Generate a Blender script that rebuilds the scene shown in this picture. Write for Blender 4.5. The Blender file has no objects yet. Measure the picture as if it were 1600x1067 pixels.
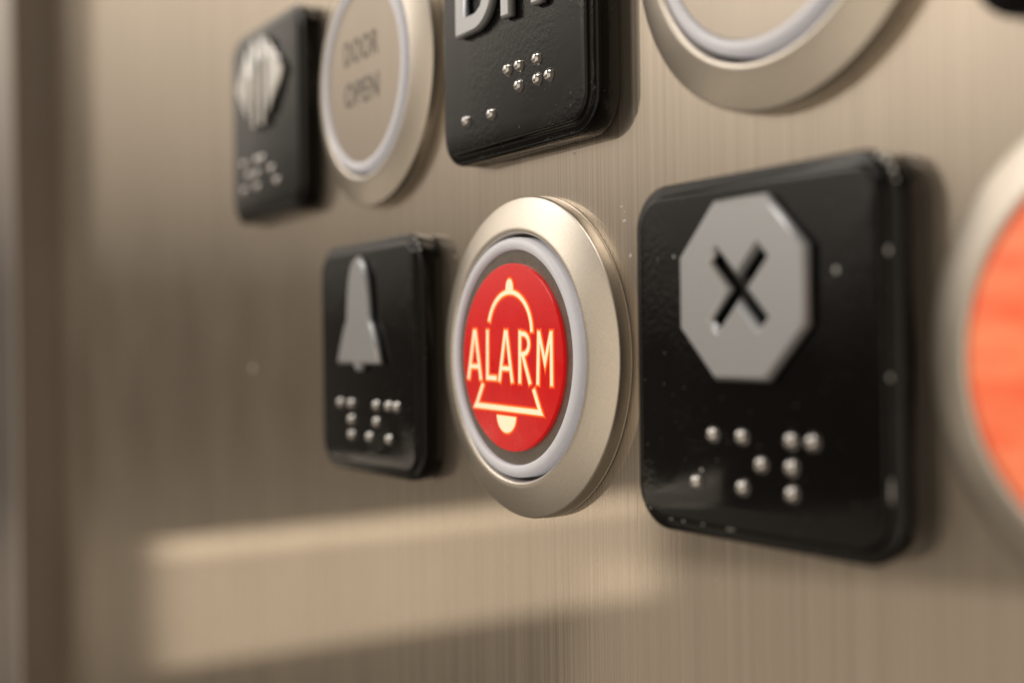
import bpy, bmesh, math, random
from mathutils import Vector, Matrix
random.seed(7)
scene = bpy.context.scene
COL = scene.collection
MM = 0.001

# ------------------------------------------------------------------ camera
F_PX, YAW, PITCH, ROLL = 1902.686, math.radians(-57.953), math.radians(0.194), math.radians(-0.805)
CAM = Vector((98.757, -74.891, 1.308)) * MM
fw = Vector((math.sin(YAW) * math.cos(PITCH), math.cos(YAW) * math.cos(PITCH), math.sin(PITCH)))
rt0 = Vector((math.cos(YAW), -math.sin(YAW), 0))
up0 = rt0.cross(fw)
rt = math.cos(ROLL) * rt0 + math.sin(ROLL) * up0
up = -math.sin(ROLL) * rt0 + math.cos(ROLL) * up0
cd = bpy.data.cameras.new('camera')
cam = bpy.data.objects.new('camera', cd)
COL.objects.link(cam)
M = Matrix((rt, up, -fw)).transposed().to_4x4()
M.translation = CAM
cam.matrix_world = M
cd.sensor_fit = 'HORIZONTAL'
cd.sensor_width = 36.0
cd.lens = F_PX / 1600 * 36.0
cd.clip_start = 0.005
cd.clip_end = 50
cd.dof.use_dof = True
FOCUS = Vector((-8.0, -2.5, 0.0)) * MM
cd.dof.focus_distance = (FOCUS - CAM).dot(fw)
cd.dof.aperture_fstop = 12.0
cd.dof.aperture_blades = 0
scene.camera = cam

# ------------------------------------------------------------------ world, lamps, exposure
world = bpy.data.worlds.new('World')
scene.world = world
world.use_nodes = True
bg = world.node_tree.nodes['Background']
bg.inputs['Color'].default_value = (1.0, 0.83, 0.66, 1)
bg.inputs['Strength'].default_value = 0.13

def area_lamp(name, loc, target, sx, sy, radiance, color):
    ld = bpy.data.lights.new(name, 'AREA')
    ld.shape = 'RECTANGLE'
    ld.size, ld.size_y = sx, sy
    ld.energy = radiance * math.pi * sx * sy
    ld.color = color
    o = bpy.data.objects.new(name, ld)
    COL.objects.link(o)
    o.location = loc
    d = (Vector(target) - Vector(loc)).normalized()
    o.rotation_euler = d.to_track_quat('-Z', 'Y').to_euler()
    return o

WARM = (1.0, 0.86, 0.68)
# two square light panels in the ceiling of the cab
for lx, ly, sz, rad in ((0.06, -0.52, 0.55, 3.6), (-0.95, -0.75, 0.55, 4.8)):
    area_lamp('ceiling_panel_lamp', (lx, ly, 0.95), (lx, ly + 0.001, 0.0), sz, sz, rad, (1.0, 0.93, 0.85))
# added lamp standing in for the lit doorway wall, brighter towards the ceiling
wash = area_lamp('doorway_wall_fill', (-1.3, -1.0, 0.53), (0.0, -1.0, 0.53), 2.0, 0.94, 1.38, (1.0, 0.90, 0.775))
wash.data.use_nodes = True
wn = wash.data.node_tree
em = [n for n in wn.nodes if n.type == 'EMISSION'][0]
gm = wn.nodes.new('ShaderNodeNewGeometry')
sp = wn.nodes.new('ShaderNodeSeparateXYZ')
mr = wn.nodes.new('ShaderNodeMapRange')
mr.inputs['From Min'].default_value, mr.inputs['From Max'].default_value = 0.07, 0.60
mr.inputs['To Min'].default_value, mr.inputs['To Max'].default_value = 0.0, 1.0
wn.links.new(gm.outputs['Position'], sp.inputs[0])
wn.links.new(sp.outputs['Z'], mr.inputs['Value'])
wn.links.new(mr.outputs['Result'], em.inputs['Strength'])
# added: a lamp for the dot highlights, and one standing in for the rear wall
area_lamp('highlight_lamp', (-0.80, -0.95, 0.56), (0, 0, 0), 0.30, 0.30, 3.2, (1.0, 0.92, 0.82))
area_lamp('rear_wall_fill', (0.42, -1.35, -0.15), (0.42, 0.0, -0.15), 1.75, 1.6, 0.72, WARM)
# added fill lamp in place of the lit floor, brightens the lower right steel
area_lamp('floor_bounce_lamp', (-1.0, -1.35, -0.72), (-0.3, 0.0, -0.15), 1.3, 0.75, 0.34, WARM)
# added lamps standing in for a low lit wall section reflected in the steel
area_lamp('low_wall_fill', (-1.0, -0.52, -0.236), (0.0, -0.52, -0.236), 0.57, 0.10, 0.85, WARM)
area_lamp('low_wall_strip_fill', (-1.0, -0.52, -0.179), (0.0, -0.52, -0.179), 0.57, 0.018, 1.7, WARM)

vs = scene.view_settings
vs.view_transform = 'Standard'
vs.look = 'None'
vs.exposure = 0.0
vs.gamma = 1.0
vs.use_curve_mapping = False
scene.render.engine = 'CYCLES'
scene.cycles.use_denoising = True
scene.cycles.max_bounces = 8
scene.cycles.glossy_bounces = 6
scene.cycles.sample_clamp_indirect = 6.0

# ------------------------------------------------------------------ materials
def new_mat(name):
    m = bpy.data.materials.new(name)
    m.use_nodes = True
    nt = m.node_tree
    for n in list(nt.nodes):
        if n.type != 'OUTPUT_MATERIAL':
            nt.nodes.remove(n)
    out = [n for n in nt.nodes if n.type == 'OUTPUT_MATERIAL'][0]
    return m, nt, out

def noise(nt, scale, mapping, detail=2.0, rough=0.5):
    tc = nt.nodes.new('ShaderNodeNewGeometry')
    mp = nt.nodes.new('ShaderNodeMapping')
    mp.inputs['Scale'].default_value = mapping
    nz = nt.nodes.new('ShaderNodeTexNoise')
    nz.inputs['Scale'].default_value = scale
    nz.inputs['Detail'].default_value = detail
    nz.inputs['Roughness'].default_value = rough
    nt.links.new(tc.outputs['Position'], mp.inputs['Vector'])
    nt.links.new(mp.outputs['Vector'], nz.inputs['Vector'])
    return nz.outputs['Fac']

def maprange(nt, fac, a, b, lo=0.3, hi=0.7):
    mr = nt.nodes.new('ShaderNodeMapRange')
    mr.inputs['From Min'].default_value = lo
    mr.inputs['From Max'].default_value = hi
    mr.inputs['To Min'].default_value = a
    mr.inputs['To Max'].default_value = b
    nt.links.new(fac, mr.inputs['Value'])
    return mr.outputs['Result']

def ramp(nt, fac, c0, c1, lo=0.3, hi=0.7):
    r = nt.nodes.new('ShaderNodeValToRGB')
    r.color_ramp.elements[0].position = lo
    r.color_ramp.elements[0].color = (*c0, 1)
    r.color_ramp.elements[1].position = hi
    r.color_ramp.elements[1].color = (*c1, 1)
    nt.links.new(fac, r.inputs['Fac'])
    return r.outputs['Color']

def bump(nt, height, strength, dist):
    b = nt.nodes.new('ShaderNodeBump')
    b.inputs['Strength'].default_value = strength
    b.inputs['Distance'].default_value = dist
    nt.links.new(height, b.inputs['Height'])
    return b.outputs['Normal']

def principled(name, color, rough=0.5, metal=0.0, spec=0.5, emit=None, estr=0.0, coat=0.0,
               nscale=900.0, namt=0.12, ramt=0.08, bstr=0.0, bdist=0.00002, bscale=6000.0, sss=0.0):
    m, nt, out = new_mat(name)
    p = nt.nodes.new('ShaderNodeBsdfPrincipled')
    nt.links.new(p.outputs['BSDF'], out.inputs['Surface'])
    fac = noise(nt, nscale, (1, 1, 1), 4.0, 0.6)
    c0 = tuple(c * (1 - namt) for c in color)
    c1 = tuple(min(1, c * (1 + namt)) for c in color)
    nt.links.new(ramp(nt, fac, c0, c1), p.inputs['Base Color'])
    nt.links.new(maprange(nt, noise(nt, nscale * 0.37, (1, 1, 1), 3.0), max(0.02, rough - ramt), rough + ramt), p.inputs['Roughness'])
    p.inputs['Metallic'].default_value = metal
    p.inputs['Specular IOR Level'].default_value = spec
    if coat:
        p.inputs['Coat Weight'].default_value = coat
        p.inputs['Coat Roughness'].default_value = 0.08
    if emit:
        p.inputs['Emission Color'].default_value = (*emit, 1)
        p.inputs['Emission Strength'].default_value = estr
    if sss:
        p.inputs['Subsurface Weight'].default_value = sss
        p.inputs['Subsurface Radius'].default_value = (0.001, 0.001, 0.001)
        p.inputs['Subsurface Scale'].default_value = 1.0
    if bstr:
        nt.links.new(bump(nt, noise(nt, bscale, (1, 1, 1), 2.0), bstr, bdist), p.inputs['Normal'])
    return m

def brushed_steel(name, tint, r1=0.038, r2=0.40, mixf=0.48, streak=1.0):
    """Two glossy lobes (polished ridges and rough grooves) under fine upright grooves, scratches and smears."""
    m, nt, out = new_mat(name)
    L = nt.links
    fine = noise(nt, 1.0, (12000, 1, 16), 1.0)
    mid = noise(nt, 1.0, (3400, 1, 7), 3.0, 0.65)
    rare = noise(nt, 1.0, (2300, 1, 22), 2.0, 0.6)
    cloud = noise(nt, 38.0, (1, 1, 0.6), 4.0, 0.6)
    smear = noise(nt, 120.0, (1, 1, 0.5), 5.0, 0.7)
    mixn = nt.nodes.new('ShaderNodeMath'); mixn.operation = 'MULTIPLY_ADD'
    L.new(fine, mixn.inputs[0]); mixn.inputs[1].default_value = 0.55
    L.new(mid, mixn.inputs[2])
    scr = maprange(nt, rare, 0.0, 1.0, 0.70, 0.76)
    c0 = tuple(c * (1 - 0.15 * streak) for c in tint)
    c1 = tuple(min(1, c * (1 + 0.15 * streak)) for c in tint)
    base = ramp(nt, mixn.outputs[0], c0, c1, 0.55, 1.0)
    mc = nt.nodes.new('ShaderNodeMix'); mc.data_type = 'RGBA'
    sc_ = nt.nodes.new('ShaderNodeMath'); sc_.operation = 'MULTIPLY'; sc_.inputs[1].default_value = 0.55 * streak
    L.new(scr, sc_.inputs[0]); L.new(sc_.outputs[0], mc.inputs['Factor'])
    L.new(base, mc.inputs['A']); mc.inputs['B'].default_value = (0.86, 0.80, 0.70, 1)
    hsum = nt.nodes.new('ShaderNodeMath'); hsum.operation = 'SUBTRACT'
    L.new(mixn.outputs[0], hsum.inputs[0]); L.new(scr, hsum.inputs[1])
    nrm = bump(nt, hsum.outputs[0], 0.06 * streak, 0.00004)
    tan = nt.nodes.new('ShaderNodeCombineXYZ'); tan.inputs[2].default_value = 1.0
    lobes = []
    for r, an, src in ((r1, 0.0, smear), (r2, 0.25, cloud)):
        g = nt.nodes.new('ShaderNodeBsdfAnisotropic')
        g.distribution = 'GGX'
        L.new(mc.outputs['Result'], g.inputs['Color'])
        L.new(maprange(nt, src, r * 0.9, r * 1.15), g.inputs['Roughness'])
        g.inputs['Anisotropy'].default_value = an
        L.new(nrm, g.inputs['Normal'])
        L.new(tan.outputs[0], g.inputs['Tangent'])
        lobes.append(g)
    mx = nt.nodes.new('ShaderNodeMixShader')
    add = nt.nodes.new('ShaderNodeMath'); add.operation = 'ADD'
    L.new(maprange(nt, mid, mixf - 0.12, mixf + 0.12), add.inputs[0])
    L.new(maprange(nt, cloud, -0.03, 0.03), add.inputs[1])
    L.new(add.outputs[0], mx.inputs['Fac'])
    L.new(lobes[0].outputs[0], mx.inputs[1])
    L.new(lobes[1].outputs[0], mx.inputs[2])
    L.new(mx.outputs[0], out.inputs['Surface'])
    return m

def gloss_black(name):
    """Black moulded plastic with finger smears, fine scuffs and dust."""
    m, nt, out = new_mat(name)
    L = nt.links
    p = nt.nodes.new('ShaderNodeBsdfPrincipled')
    L.new(p.outputs['BSDF'], out.inputs['Surface'])
    dust = maprange(nt, noise(nt, 2600.0, (1, 1, 1), 1.0), 0.0, 1.0, 0.76, 0.80)
    col = ramp(nt, dust, (0.0022, 0.002, 0.0018), (0.16, 0.145, 0.13), 0.0, 1.0)
    L.new(col, p.inputs['Base Color'])
    p.inputs['Specular IOR Level'].default_value = 0.32
    smear = noise(nt, 160.0, (1, 1, 1), 5.0, 0.7)
    fine = noise(nt, 1500.0, (1, 1, 1), 3.0, 0.6)
    rr = nt.nodes.new('ShaderNodeMath'); rr.operation = 'MULTIPLY_ADD'
    L.new(dust, rr.inputs[0]); rr.inputs[1].default_value = 0.4
    L.new(maprange(nt, smear, 0.05, 0.12), rr.inputs[2])
    L.new(rr.outputs[0], p.inputs['Roughness'])
    mask = maprange(nt, noise(nt, 90.0, (1, 1, 1), 2.0), 0.0, 1.0, 0.48, 0.62)
    hm = nt.nodes.new('ShaderNodeMath'); hm.operation = 'MULTIPLY'
    L.new(fine, hm.inputs[0]); L.new(mask, hm.inputs[1])
    L.new(bump(nt, hm.outputs[0], 0.45, 0.00012), p.inputs['Normal'])
    return m

def backlit(name, base, e0, e1, strength, scale, mapping, rough=0.4, spec=0.35):
    """Translucent print with a lamp behind it: unevenly lit, finely grained, slightly glossy."""
    m, nt, out = new_mat(name)
    L = nt.links
    p = nt.nodes.new('ShaderNodeBsdfPrincipled')
    L.new(p.outputs['BSDF'], out.inputs['Surface'])
    p.inputs['Base Color'].default_value = (*base, 1)
    p.inputs['Specular IOR Level'].default_value = spec
    n1 = noise(nt, scale, mapping, 3.0, 0.6)
    L.new(ramp(nt, n1, e0, e1, 0.36, 0.66), p.inputs['Emission Color'])
    grain = noise(nt, 6500.0, (1, 1, 1), 1.0)
    L.new(maprange(nt, grain, strength * 0.86, strength * 1.14), p.inputs['Emission Strength'])
    L.new(maprange(nt, noise(nt, 300.0, (1, 1, 1), 4.0), rough - 0.1, rough + 0.12), p.inputs['Roughness'])
    L.new(bump(nt, grain, 0.08, 0.00002), p.inputs['Normal'])
    return m

STEEL = brushed_steel('brushed_steel', (0.61, 0.535, 0.45), streak=1.1)
JAMB = brushed_steel('jamb_steel', (0.53, 0.49, 0.46), r1=0.15, streak=0.6)
FACE = brushed_steel('button_face_steel', (0.56, 0.495, 0.425), streak=0.35, r1=0.3, r2=0.5)
BEZEL = principled('blasted_champagne_metal', (0.71, 0.655, 0.58), rough=0.38, metal=1.0, nscale=7000, namt=0.10, ramt=0.02,
                   bstr=0.22, bdist=0.00003, bscale=5200)
BLACK = gloss_black('gloss_black_plastic')
SYMBOL = principled('satin_grey_metal', (0.58, 0.60, 0.63), rough=0.36, metal=0.6, nscale=6000, namt=0.04, ramt=0.015,
                    bstr=0.05, bdist=0.00002, bscale=5000)
POLISHED = principled('polished_grey_metal', (0.80, 0.79, 0.77), rough=0.22, metal=1.0, nscale=4000, namt=0.05, ramt=0.03)
RING = principled('translucent_white_plastic', (0.80, 0.80, 0.84), rough=0.32, nscale=400, namt=0.02, sss=0.3,
                  emit=(0.80, 0.82, 0.95), estr=0.13)
DOT = principled('polished_metal_dot', (0.62, 0.605, 0.59), rough=0.10, metal=1.0, nscale=2500, namt=0.08, ramt=0.05)
GASKET = principled('dark_gap', (0.03, 0.026, 0.022), rough=0.6)
GREYFACE = principled('grey_metal_face', (0.30, 0.265, 0.235), rough=0.38, metal=0.8, nscale=2500, namt=0.06,
                      bstr=0.1, bscale=5000)
RED = backlit('backlit_red_label', (0.60, 0.008, 0.010), (0.80, 0.003, 0.004), (1.0, 0.010, 0.008), 0.33, 110.0, (1, 1, 1), spec=0.5, rough=0.3)
ORANGE = backlit('orange_cap_painted_sheen', (0.75, 0.12, 0.05), (0.92, 0.085, 0.028), (1.0, 0.36, 0.16), 0.55, 1.0, (70, 70, 330), spec=0.5, rough=0.25)  # pale streaks are glossy reflections painted into the emission colour
CREAM = principled('backlit_cream_print', (0.85, 0.75, 0.60), rough=0.5, nscale=5200, namt=0.14, emit=(1.0, 0.76, 0.46), estr=0.62)
HALO = principled('backlit_halo_print', (0.80, 0.30, 0.05), rough=0.5, nscale=5200, namt=0.12, emit=(1.0, 0.24, 0.025), estr=0.6)
GLOW = principled('backlit_outer_glow', (0.70, 0.06, 0.02), rough=0.4, nscale=5200, namt=0.08, emit=(1.0, 0.055, 0.008), estr=0.5)
INK = principled('dark_engraving', (0.20, 0.175, 0.15), rough=0.5, metal=0.3)

# ------------------------------------------------------------------ helpers
def obj(name, me, mat, parent=None, loc=(0, 0, 0)):
    o = bpy.data.objects.new(name, me)
    COL.objects.link(o)
    if mat is not None and not me.materials:
        me.materials.append(mat)
    o.parent = parent
    o.location = Vector(loc) * MM
    return o

def thing(name, label, cat, x, z, group=None):
    o = bpy.data.objects.new(name, None)
    o.empty_display_size = 0.005
    COL.objects.link(o)
    o.location = Vector((x, 0, z)) * MM
    o['label'] = label
    o['category'] = cat
    if group:
        o['group'] = group
    return o

def mesh(name, verts, faces, smooth=False, sharp=None):
    me = bpy.data.meshes.new(name)
    me.from_pydata([Vector(v) * MM for v in verts], [], faces)
    bm = bmesh.new(); bm.from_mesh(me)
    bmesh.ops.recalc_face_normals(bm, faces=bm.faces)
    bm.to_mesh(me); bm.free()
    if smooth:
        for p in me.polygons:
            p.use_smooth = True
        if sharp:
            me.set_sharp_from_angle(angle=math.radians(sharp))
    return me

def slab(name, x0, x1, y0, y1, z0, z1, bev=0.0):
    v = [(x, y, z) for x in (x0, x1) for y in (y0, y1) for z in (z0, z1)]
    f = [(0, 1, 3, 2), (4, 6, 7, 5), (0, 4, 5, 1), (2, 3, 7, 6), (0, 2, 6, 4), (1, 5, 7, 3)]
    me = mesh(name, v, f)
    if bev:
        bm = bmesh.new(); bm.from_mesh(me)
        bmesh.ops.bevel(bm, geom=list(bm.edges), offset=bev * MM, segments=3, affect='EDGES', profile=0.5)
        bm.to_mesh(me); bm.free()
    return me

def rounded_rect(hw, hh, r, n=10):
    pts = []
    for cx, cz, a0 in ((hw - r, hh - r, 0), (-hw + r, hh - r, 90), (-hw + r, -hh + r, 180), (hw - r, -hh + r, 270)):
        for k in range(n + 1):
            a = math.radians(a0 + 90 * k / n)
            pts.append((cx + r * math.cos(a), cz + r * math.sin(a)))
    return pts

def loft(name, outlines, sharp=35):
    """outlines: list of (points2d, height). First is open at the wall, last is capped."""
    n = len(outlines[0][0]); v = []; f = []
    for pts, h in outlines:
        v += [(x, -h, z) for x, z in pts]
    for k in range(len(outlines) - 1):
        for i in range(n):
            j = (i + 1) % n
            f.append((k * n + i, k * n + j, (k + 1) * n + j, (k + 1) * n + i))
    f.append(tuple((len(outlines) - 1) * n + i for i in range(n)))
    f.append(tuple(reversed(range(n))))
    return mesh(name, v, f, True, sharp)

def lathe(name, profile, seg=128, closed=False, sharp=30):
    """profile: list of (radius, height above panel)."""
    v = []; f = []; rings = []
    for r, h in profile:
        if r < 1e-6:
            rings.append([len(v)]); v.append((0, -h, 0))
        else:
            rings.append(list(range(len(v), len(v) + seg)))
            v += [(r * math.cos(2 * math.pi * i / seg), -h, r * math.sin(2 * math.pi * i / seg)) for i in range(seg)]
    pairs = list(zip(rings[:-1], rings[1:]))
    if closed:
        pairs.append((rings[-1], rings[0]))
    for a, b in pairs:
        for i in range(seg):
            j = (i + 1) % seg
            if len(a) == 1:
                f.append((a[0], b[j], b[i]))
            elif len(b) == 1:
                f.append((a[i], a[j], b[0]))
            else:
                f.append((a[i], a[j], b[j], b[i]))
    return mesh(name, v, f, True, sharp)

def shape(name, loops, h0, h1, bev=0.12, res=2):
    """Raised flat symbol with holes: outline loops in the panel plane, from height h0 to h1."""
    cu = bpy.data.curves.new(name, 'CURVE')
    cu.dimensions = '2D'
    cu.fill_mode = 'BOTH'
    for lp in loops:
        s = cu.splines.new('POLY')
        s.points.add(len(lp) - 1)
        for p, (x, z) in zip(s.points, lp):
            p.co = (x * MM, z * MM, 0, 1)
        s.use_cyclic_u = True
    t = (h1 - h0) * MM
    cu.bevel_depth = bev * MM
    cu.bevel_resolution = res
    cu.extrude = max(t / 2 - bev * MM, 0.00001)
    cu.offset = -bev * MM
    o = bpy.data.objects.new(name, cu)
    COL.objects.link(o)
    bpy.context.view_layer.update()
    dg = bpy.context.evaluated_depsgraph_get()
    me = bpy.data.meshes.new_from_object(o.evaluated_get(dg))
    me.name = name
    bpy.data.objects.remove(o)
    bpy.data.curves.remove(cu)
    # curve plane XY -> panel plane XZ, outward is -Y
    me.transform(Matrix(((1, 0, 0, 0), (0, 0, -1, -(h0 + h1) / 2 * MM), (0, 1, 0, 0), (0, 0, 0, 1))))
    me.materials.clear()
    return me

def text_mesh(name, txt, width, height, cx, cz, h, thick=0.03, bold=0.0):
    cu = bpy.data.curves.new(name, 'FONT')
    cu.body = txt
    cu.size = 1.0
    cu.offset = bold
    cu.space_character = 1.12
    cu.extrude = 0.01
    o = bpy.data.objects.new(name, cu)
    COL.objects.link(o)
    bpy.context.view_layer.update()
    dg = bpy.context.evaluated_depsgraph_get()
    me = bpy.data.meshes.new_from_object(o.evaluated_get(dg))
    bpy.data.objects.remove(o)
    bpy.data.curves.remove(cu)
    xs = [v.co.x for v in me.vertices]; ys = [v.co.y for v in me.vertices]
    sx = width / (max(xs) - min(xs)); sy = height / (max(ys) - min(ys))
    mx = (max(xs) + min(xs)) / 2; my = (max(ys) + min(ys)) / 2
    for v in me.vertices:
        x, y, z = v.co
        v.co = Vector(((x - mx) * sx + cx, -(h + (z / 0.01) * thick / 2), (y - my) * sy + cz)) * MM
    me.materials.clear()
    return me

def stroke_mesh(name, strokes, h, rot=0.0, polys=()):
    """Flat print: mitred ribbons (points, width) plus filled polygons, at height h."""
    v = []; f = []; lift = 0.0
    c, s = math.cos(rot), math.sin(rot)
    def put(x, z, hh):
        v.append((c * x - s * z, -hh, s * x + c * z)); return len(v) - 1
    for pts, w in strokes:
        n = len(pts); L = []; R = []
        for i, (x, z) in enumerate(pts):
            d0 = Vector((pts[i][0] - pts[i - 1][0], pts[i][1] - pts[i - 1][1])).normalized() if i > 0 else None
            d1 = Vector((pts[i + 1][0] - pts[i][0], pts[i + 1][1] - pts[i][1])).normalized() if i < n - 1 else None
            if d0 is None: d0 = d1
            if d1 is None: d1 = d0
            t = (d0 + d1)
            t = t.normalized() if t.length > 1e-6 else d0
            nrm = Vector((-t.y, t.x))
            k = max(0.35, abs(nrm.dot(Vector((-d0.y, d0.x)))))
            off = nrm * (w / 2 / k)
            L.append(put(x + off.x, z + off.y, h + lift)); R.append(put(x - off.x, z - off.y, h + lift))
        for i in range(n - 1):
            f.append((L[i], L[i + 1], R[i + 1], R[i]))
        lift += 0.004
    for lp in polys:
        f.append(tuple(put(x, z, h + lift) for x, z in lp))
        lift += 0.004
    me = bpy.data.meshes.new(name)
    me.from_pydata([Vector(q) * MM for q in v], [], f)
    me.update()
    for p in me.polygons:
        if p.normal.y > 0:
            p.flip()
    return me

# ------------------------------------------------------------------ the setting: steel panel and the column beside it
pan = obj('wall_panel', slab('wall_panel', -267.8, 170, 0, 3, -230, 230), STEEL)
pan['kind'] = 'structure'
jam = obj('wall_return', slab('wall_return', -520, -268.0, -11.5, 3.4, -235, 235, 0.9), JAMB)
jam['kind'] = 'structure'

SPECK = principled('pale_speck', (0.75, 0.70, 0.62), rough=0.5)
def speck(x, z, r, sx=1.0):
    pts = []
    for k in range(9):
        q = 2 * math.pi * k / 9; rr = r * random.uniform(0.65, 1.25)
        pts.append((x + sx * rr * math.cos(q), z + rr * math.sin(q)))
    obj('dent_speck', loft('dent_speck', [(pts, 0.004), ([(x + (a_ - x) * 0.6, z + (b_ - z) * 0.6) for a_, b_ in pts], 0.05)]), SPECK, pan)
for x, z, r, sx in ((-106.8, -2.0, 0.75, 1), (0.35, 15.2, 0.16, 1.6), (0.95, 14.6, 0.12, 1.2), (0.8, 13.7, 0.17, 1.9), (-7.8, 21.7, 0.14, 1.5), (-23, -23.6, 0.17, 1),
                    (-4.8, -21.2, 0.15, 1), (-7.0, 17.6, 0.10, 1), (1.7, 10.1, 0.22, 1), (13.9, -20.4, 0.13, 1), (-34.0, 12.5, 0.15, 1), (-31, -20.5, 0.16, 1), (5.0, 20.3, 0.1, 1)):
    speck(x, z, r, sx)

# ------------------------------------------------------------------ plaques
S = 32.0
PROFILE = [(0.10, 0.05), (0.04, 0.18), (0.0, 1.95), (0.0, 2.32), (0.05, 2.50), (0.16, 2.66), (0.34, 2.74),
           (0.92, 2.80), (1.08, 2.84), (1.16, 2.98), (1.24, 3.20), (1.36, 3.30), (1.60, 3.34)]
PLQ_ME = loft('plaque_body', [(rounded_rect(S / 2 - i, S / 2 - i, max(4.3 - i, 1.0)), h) for i, h in PROFILE], 60)
DOT_ME = lathe('braille_dot', [(0.80, 0.0), (0.74, 0.10), (0.66, 0.27), (0.53, 0.43), (0.34, 0.54), (0.16, 0.58), (0, 0.59)], 24, sharp=80)
FACE_H = 3.34
TOP_H = 4.40

def plaque(name, x, z, label, group='black braille plaques on the panel'):
    t = thing(name, label, 'sign', x, z, group)
    obj('plaque_body', PLQ_ME, BLACK, t)
    return t

def dots(t, pts):
    for x, z in pts:
        obj('braille_dot', DOT_ME, DOT, t, (x, -FACE_H + 0.02, z))

GLINT = principled('pale_glint', (0.62, 0.62, 0.60), rough=0.35, nscale=4000, namt=0.2)  # pale colour for lumps that stand in for glints of light
def glint(t, name, x, z, h, rx, rz):
    """A small irregular pale lump, shaped as a glint of light, standing a little proud of the plaque."""
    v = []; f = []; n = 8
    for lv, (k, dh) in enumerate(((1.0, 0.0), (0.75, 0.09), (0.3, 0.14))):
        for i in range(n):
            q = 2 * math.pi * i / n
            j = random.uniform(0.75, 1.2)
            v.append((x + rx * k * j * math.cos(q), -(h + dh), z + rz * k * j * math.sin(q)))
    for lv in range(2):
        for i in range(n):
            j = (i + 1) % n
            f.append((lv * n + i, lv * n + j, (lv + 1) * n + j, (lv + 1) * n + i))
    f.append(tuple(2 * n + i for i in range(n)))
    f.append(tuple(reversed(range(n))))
    obj(name, mesh(name, v, f, True, 50), GLINT, t)

ROW2 = 38.77
# --- octagon with cross
t = plaque('stop_plaque', 22.01, 0, 'black plaque with raised grey octagon and cut-out cross, right of the red alarm button')
a = 7.75; c8 = a * math.tan(math.pi / 8)
octo = [(c8, a), (a, c8), (a, -c8), (c8, -a), (-c8, -a), (-a, -c8), (-a, c8), (-c8, a)]
octo = [(x, z + 5.8) for x, z in octo]
w = 0.62; L = 4.15
cross = []
for k in range(4):
    ang = math.radians(45 + 90 * k)
    ux, uz = math.cos(ang), math.sin(ang); nx, nz = -uz, ux
    cross += [(ux * L - nx * w, uz * L - nz * w), (ux * L + nx * w, uz * L + nz * w),
              ((ux + nx) * w, (uz + nz) * w)]
cross = [(x - 0.15, z + 5.85) for x, z in cross]
obj('octagon', shape('octagon', [octo, cross], FACE_H - 0.05, TOP_H, 0.38, 0), SYMBOL, t)
dots(t, [(-6.75, -11.1), (-4.45, -6.75), (-0.8, -6.75), (-0.8, -11.1), (1.5, -8.95), (5.0, -6.75), (5.0, -8.95), (5.0, -11.1), (7.35, -6.75)])

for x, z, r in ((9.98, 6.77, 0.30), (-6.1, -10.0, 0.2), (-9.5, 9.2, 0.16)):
    glint(t, 'face_glint', x, z, FACE_H - 0.02, r, r)  # reflections on the face, modelled as pale specks
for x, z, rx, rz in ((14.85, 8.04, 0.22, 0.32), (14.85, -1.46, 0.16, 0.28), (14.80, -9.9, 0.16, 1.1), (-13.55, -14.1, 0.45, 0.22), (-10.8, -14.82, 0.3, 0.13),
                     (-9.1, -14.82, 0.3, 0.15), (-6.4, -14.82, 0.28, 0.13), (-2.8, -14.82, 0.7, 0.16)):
    glint(t, 'edge_glint', x, z, 2.98, rx, rz)  # light caught by the bevel, painted as pale lumps
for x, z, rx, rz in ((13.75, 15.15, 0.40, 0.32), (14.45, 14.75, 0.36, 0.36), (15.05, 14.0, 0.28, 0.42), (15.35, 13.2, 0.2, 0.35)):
    glint(t, 'edge_glint', x, z, 2.60, rx, rz)  # sparkle on the upper right corner, built as pale lumps

# --- bell
t = plaque('alarm_plaque', -53.5, 0, 'black plaque with raised grey bell, left of the red alarm button')
half = [(0.0, 13.9), (1.1, 13.5), (2.1, 12.4), (2.8, 10.7), (3.3, 8.3), (3.6, 5.2), (4.3, 4.4), (5.5, 2.2), (6.9, -0.9), (1.2, -0.9), (1.1, -1.6), (0.5, -1.95)]
bell = half + [(-x, z) for x, z in reversed(half) if x > 0]
bell = [(x - 0.55, z) for x, z in bell]
obj('bell', shape('bell', [bell], FACE_H - 0.05, TOP_H, 0.38, 0), SYMBOL, t)
dots(t, [(-8.4, -6.5), (-4.75, -6.5), (-4.75, -8.75), (-4.75, -10.9), (1.1, -10.9), (3.3, -6.5), (3.3, -8.75), (7.05, -6.5), (7.05, -10.9), (9.4, -6.5)])

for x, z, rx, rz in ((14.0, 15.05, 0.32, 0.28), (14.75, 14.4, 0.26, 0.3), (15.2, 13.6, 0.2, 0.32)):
    glint(t, 'edge_glint', x, z, 2.60, rx, rz)  # corner sparkle put into pale lumps

# --- door open
t = plaque('door_open_plaque', -90.98, ROW2, 'black plaque with raised arrows and bars, leftmost in the upper row')
for nm, lp in (('arrow', [(-10.3, 6.3), (-4.4, 12.6), (-4.4, 0.0)]), ('bar', [(-2.9, 13.4), (-1.2, 13.4), (-1.2, -1.3), (-2.9, -1.3)]),
               ('bar', [(0.9, 13.4), (2.6, 13.4), (2.6, -1.3), (0.9, -1.3)]), ('arrow', [(4.2, 12.6), (10.7, 6.3), (4.2, 0.0)])):
    obj(nm, shape(nm, [lp], FACE_H - 0.05, TOP_H, 0.25, 0), POLISHED, t)
dots(t, [(-9.4, -6.3), (-9.4, -10.7), (-7.1, -8.5), (-3.3, -6.3), (-3.3, -8.5), (-3.3, -10.7), (-0.9, -6.3), (3.2, -8.5), (5.5, -10.7)])

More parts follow.
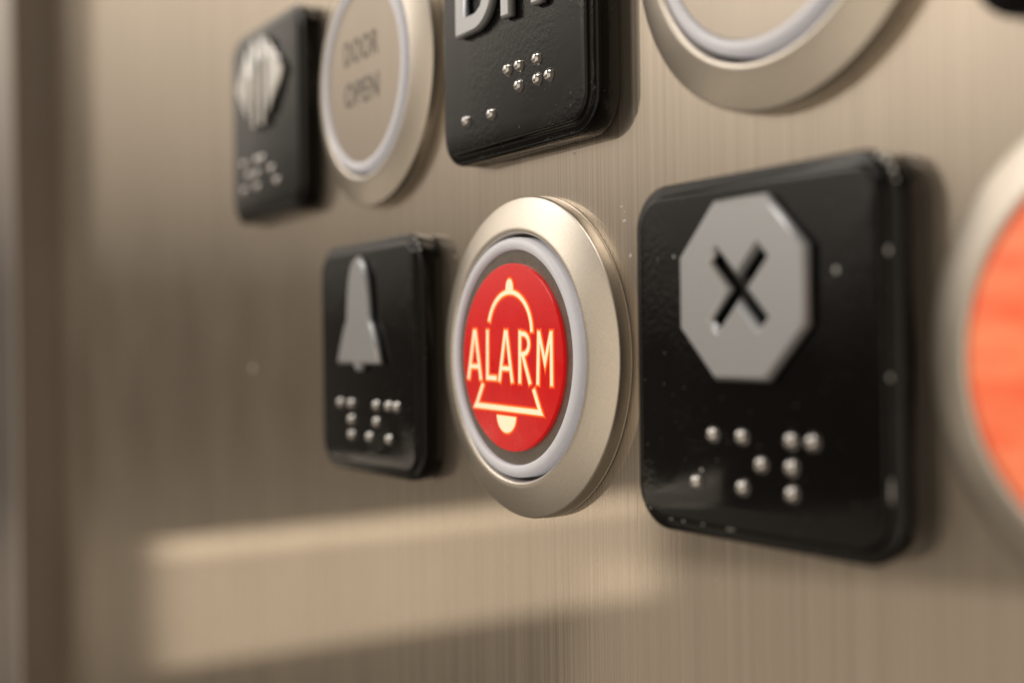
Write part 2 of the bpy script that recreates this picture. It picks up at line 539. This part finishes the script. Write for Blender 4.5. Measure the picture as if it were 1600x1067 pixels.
for x, z, rx, rz in ((14.1, 15.0, 0.5, 0.45), (13.4, 13.6, 0.5, 0.5)):
    glint(t, 'edge_glint', x, z, 2.62, rx, rz)  # pale lumps in place of the corner glint

# --- letters D and H
t = plaque('letter_plaque', -15.5, ROW2, 'black plaque with raised letters DH, above the red alarm button')
def dshape(x0, x1, z0, z1, st):
    out = [(x0, z0), (x1 - 4.2, z0)]
    for k in range(1, 9):
        q = math.radians(-90 + 90 * k / 8); out.append((x1 - 4.2 + 4.2 * math.cos(q), z0 + 4.2 + 4.2 * math.sin(q)))
    for k in range(0, 9):
        q = math.radians(90 * k / 8); out.append((x1 - 4.2 + 4.2 * math.cos(q), z1 - 4.2 + 4.2 * math.sin(q)))
    out.append((x0, z1))
    return out
dout = dshape(-10.1, -1.7, -1.45, 13.2, 2)
din = [(-8.1, 0.65), (-5.6, 0.65), (-4.4, 1.2), (-3.75, 2.4), (-3.7, 3.4), (-3.7, 8.4), (-3.8, 9.4), (-4.4, 10.6), (-5.6, 11.1), (-8.1, 11.1)]
obj('letter', shape('letter', [dout, din], FACE_H - 0.05, TOP_H, 0.25, 0), SYMBOL, t)
hl = [(0.0, -1.45), (1.9, -1.45), (1.9, 4.9), (6.1, 4.9), (6.1, -1.45), (8.0, -1.45), (8.0, 13.2), (6.1, 13.2), (6.1, 6.9), (1.9, 6.9), (1.9, 13.2), (0, 13.2)]
obj('letter', shape('letter', [hl], FACE_H - 0.05, TOP_H, 0.25, 0), SYMBOL, t)
dots(t, [(-0.05, -6.93), (2.3, -6.93), (5.85, -6.93), (5.9, -9.12), (8.15, -9.12), (2.2, -9.12), (-9.35, -11.15), (-3.7, -11.25)])

# --- the plaque whose lower edge shows at the top right
t = plaque('blank_plaque', 60.0, ROW2, 'black plaque cut off by the top right corner of the picture')

# ------------------------------------------------------------------ buttons
BEZ_ME = lathe('bezel', [(17.62, 0.02), (17.95, 0.06), (17.95, 0.20), (17.86, 0.24), (17.86, 0.30), (17.92, 0.34), (17.90, 1.46), (17.84, 1.60), (17.68, 1.69),
                         (15.6, 2.45), (14.55, 2.85), (14.25, 2.93), (14.0, 2.90), (13.82, 2.75), (13.75, 2.50), (13.72, 1.6), (13.72, 0.1)], 160, closed=True, sharp=38)
GAP_ME = lathe('gasket', [(13.9, 1.5), (13.0, 1.6), (12.9, 0.3), (13.9, 0.3)], 96, closed=True)
RING_ME = lathe('light_ring', [(13.32, 1.2), (13.32, 2.75), (13.24, 3.0), (13.02, 3.2), (12.7, 3.32), (12.5, 3.34), (12.2, 3.30), (12.02, 3.18), (11.95, 3.02), (11.94, 2.2), (11.94, 1.2)], 128, closed=True, sharp=50)
FACE_ME = lathe('face_disc', [(11.9, 1.2), (11.9, 2.82), (11.82, 2.88), (0, 2.88)], 128)
FACE2_ME = FACE_ME.copy()
LABEL_R = 10.43
LAB_ME = lathe('label_disc', [(LABEL_R, 2.80), (LABEL_R, 3.22), (LABEL_R - 0.06, 3.30), (LABEL_R - 0.2, 3.34), (0, 3.34)], 128)
LAB2_ME = LAB_ME.copy()
LAB_H = 3.34

def button(name, x, z, label, face_me, face_mat, group='round bezelled push buttons'):
    t = thing(name, label, 'button', x, z, group)
    obj('bezel', BEZ_ME, BEZEL, t)
    obj('gasket', GAP_ME, GASKET, t)
    obj('light_ring', RING_ME, RING, t)
    fc = obj('face_disc', face_me, face_mat, t)
    return t, fc

# --- alarm button
t, fc = button('alarm_button', -16.04, 0, 'round button with glowing red ALARM label in focus at the centre', FACE_ME.copy(), GREYFACE)
lab = obj('label_disc', LAB_ME, RED, t)
lab['label'] = 'glowing red disc printed with a bell and the word ALARM'
W = 0.48
def arc(cx, cz, rx, rz, a0, a1, n):
    return [(cx + rx * math.cos(math.radians(a0 + (a1 - a0) * k / n)), cz + rz * math.sin(math.radians(a0 + (a1 - a0) * k / n))) for k in range(n + 1)]
zb, zt = -2.75, 2.98
def glyph_A(xl, xr):
    xm = (xl + xr) / 2
    return [([(xl, zb), (xm - 0.1, zt)], W), ([(xm + 0.1, zt), (xr, zb)], W), ([(xl + 0.6, -1.25), (xr - 0.6, -1.25)], 0.42)]
GLYPHS = [
    glyph_A(-9.05, -6.2),
    [([(-4.75, zt), (-4.75, zb + 0.33), (-2.75, zb + 0.33)], W)],
    glyph_A(-2.15, 0.6),
    [([(2.15, zb), (2.15, zt)], W), ([(2.4, zt - 0.32)] + arc(2.85, 1.55, 1.12, 1.1, 80, -80, 10) + [(2.4, 0.42)], 0.46), ([(2.75, 0.35), (4.25, zb)], W)],
    [([(5.75, zb), (5.9, zt)], W), ([(5.95, zt - 0.1), (7.12, -0.35), (8.25, zt - 0.1)], 0.44), ([(8.3, zt), (8.42, zb)], W)],
]
ROT = math.radians(-1.6)
knob = arc(0.02, 7.55, 0.88, 0.78, 215, -35, 14)[::1]
knob = [(-0.85, 7.25)] + arc(0.0, 7.75, 0.72, 0.95, 160, 20, 10) + [(0.85, 7.25)]
dome = arc(-0.02, 2.75, 4.55, 4.5, 164, 2, 26)
bar = [(-7.85, -6.0), (6.85, -6.0), (6.45, -5.45), (-7.4, -5.45)]
BELL_STROKES = [(dome, 0.46), ([(-5.75, -3.2), (-7.25, -5.75)], 0.46), ([(4.95, -3.3), (6.3, -5.75)], 0.52)]
clap = arc(-0.6, -6.55, 2.0, 1.85, 180, 360, 18)
def grow(pts, g):
    cx = sum(p[0] for p in pts) / len(pts); cz = sum(p[1] for p in pts) / len(pts)
    out = []
    for x, z in pts:
        d = Vector((x - cx, z - cz)); l = d.length
        d = d * ((l + g) / l); out.append((cx + d.x, cz + d.y))
    return out
def widen(strokes, g):
    out = []
    for pts, w_ in strokes:
        p = [Vector(q) for q in pts]
        e0 = (p[0] - p[1]).normalized() * g / 2; e1 = (p[-1] - p[-2]).normalized() * g / 2
        p[0] = p[0] + e0; p[-1] = p[-1] + e1
        out.append(([(q.x, q.y) for q in p], w_ + g))
    return out
for i, g in enumerate(GLYPHS):
    obj('letter_glow', stroke_mesh('letter_glow', widen(g, 0.62), LAB_H + 0.004 + 0.016 * (i % 2), ROT), GLOW, lab)
    obj('letter_glow', stroke_mesh('letter_glow', widen(g, 0.30), LAB_H + 0.044, ROT), HALO, lab)
    obj('letter', stroke_mesh('letter', g, LAB_H + 0.064, ROT), CREAM, lab)
obj('bell_glow', stroke_mesh('bell_glow', widen(BELL_STROKES, 0.62), LAB_H + 0.002, ROT, [[(-8.3, -6.28), (7.3, -6.28), (6.7, -5.17), (-7.65, -5.17)], grow(clap, 0.32), grow(knob, 0.32)]), GLOW, lab)
obj('bell_glow', stroke_mesh('bell_glow', widen(BELL_STROKES, 0.30), LAB_H + 0.037, ROT, [[(-8.05, -6.12), (7.05, -6.12), (6.55, -5.33), (-7.5, -5.33)], grow(clap, 0.15), grow(knob, 0.15)]), HALO, lab)
obj('bell_print', stroke_mesh('bell_print', BELL_STROKES, LAB_H + 0.070, ROT, [bar, clap, knob]), CREAM, lab)

# --- stop button at the right edge: a wide lit cap without a separate ring
t = thing('stop_button', 'round button with wide glowing orange red cap, cut off by the right edge', 'button', 57.3, 0, 'round bezelled push buttons')
obj('bezel', BEZ_ME, BEZEL, t)
obj('gasket', GAP_ME, GASKET, t)
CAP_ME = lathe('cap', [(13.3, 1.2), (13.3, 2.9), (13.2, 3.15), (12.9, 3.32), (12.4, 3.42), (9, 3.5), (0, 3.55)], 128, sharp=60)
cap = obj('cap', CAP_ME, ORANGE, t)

# --- door open button
t, fc = button('door_open_button', -53.96, ROW2, 'round steel button engraved DOOR OPEN with white ring', FACE2_ME, FACE)
obj('word', text_mesh('word', 'DOOR', 11.0, 3.5, -0.6, 3.9, 2.89, 0.02, 0.025), INK, fc)
obj('word', text_mesh('word', 'OPEN', 11.0, 3.5, -0.6, -2.0, 2.89, 0.02, 0.025), INK, fc)

# --- door hold button at the top
t, fc = button('door_hold_button', 23.5, ROW2, 'round plain steel button cut off by the top edge, above the octagon plaque', FACE_ME.copy(), FACE)
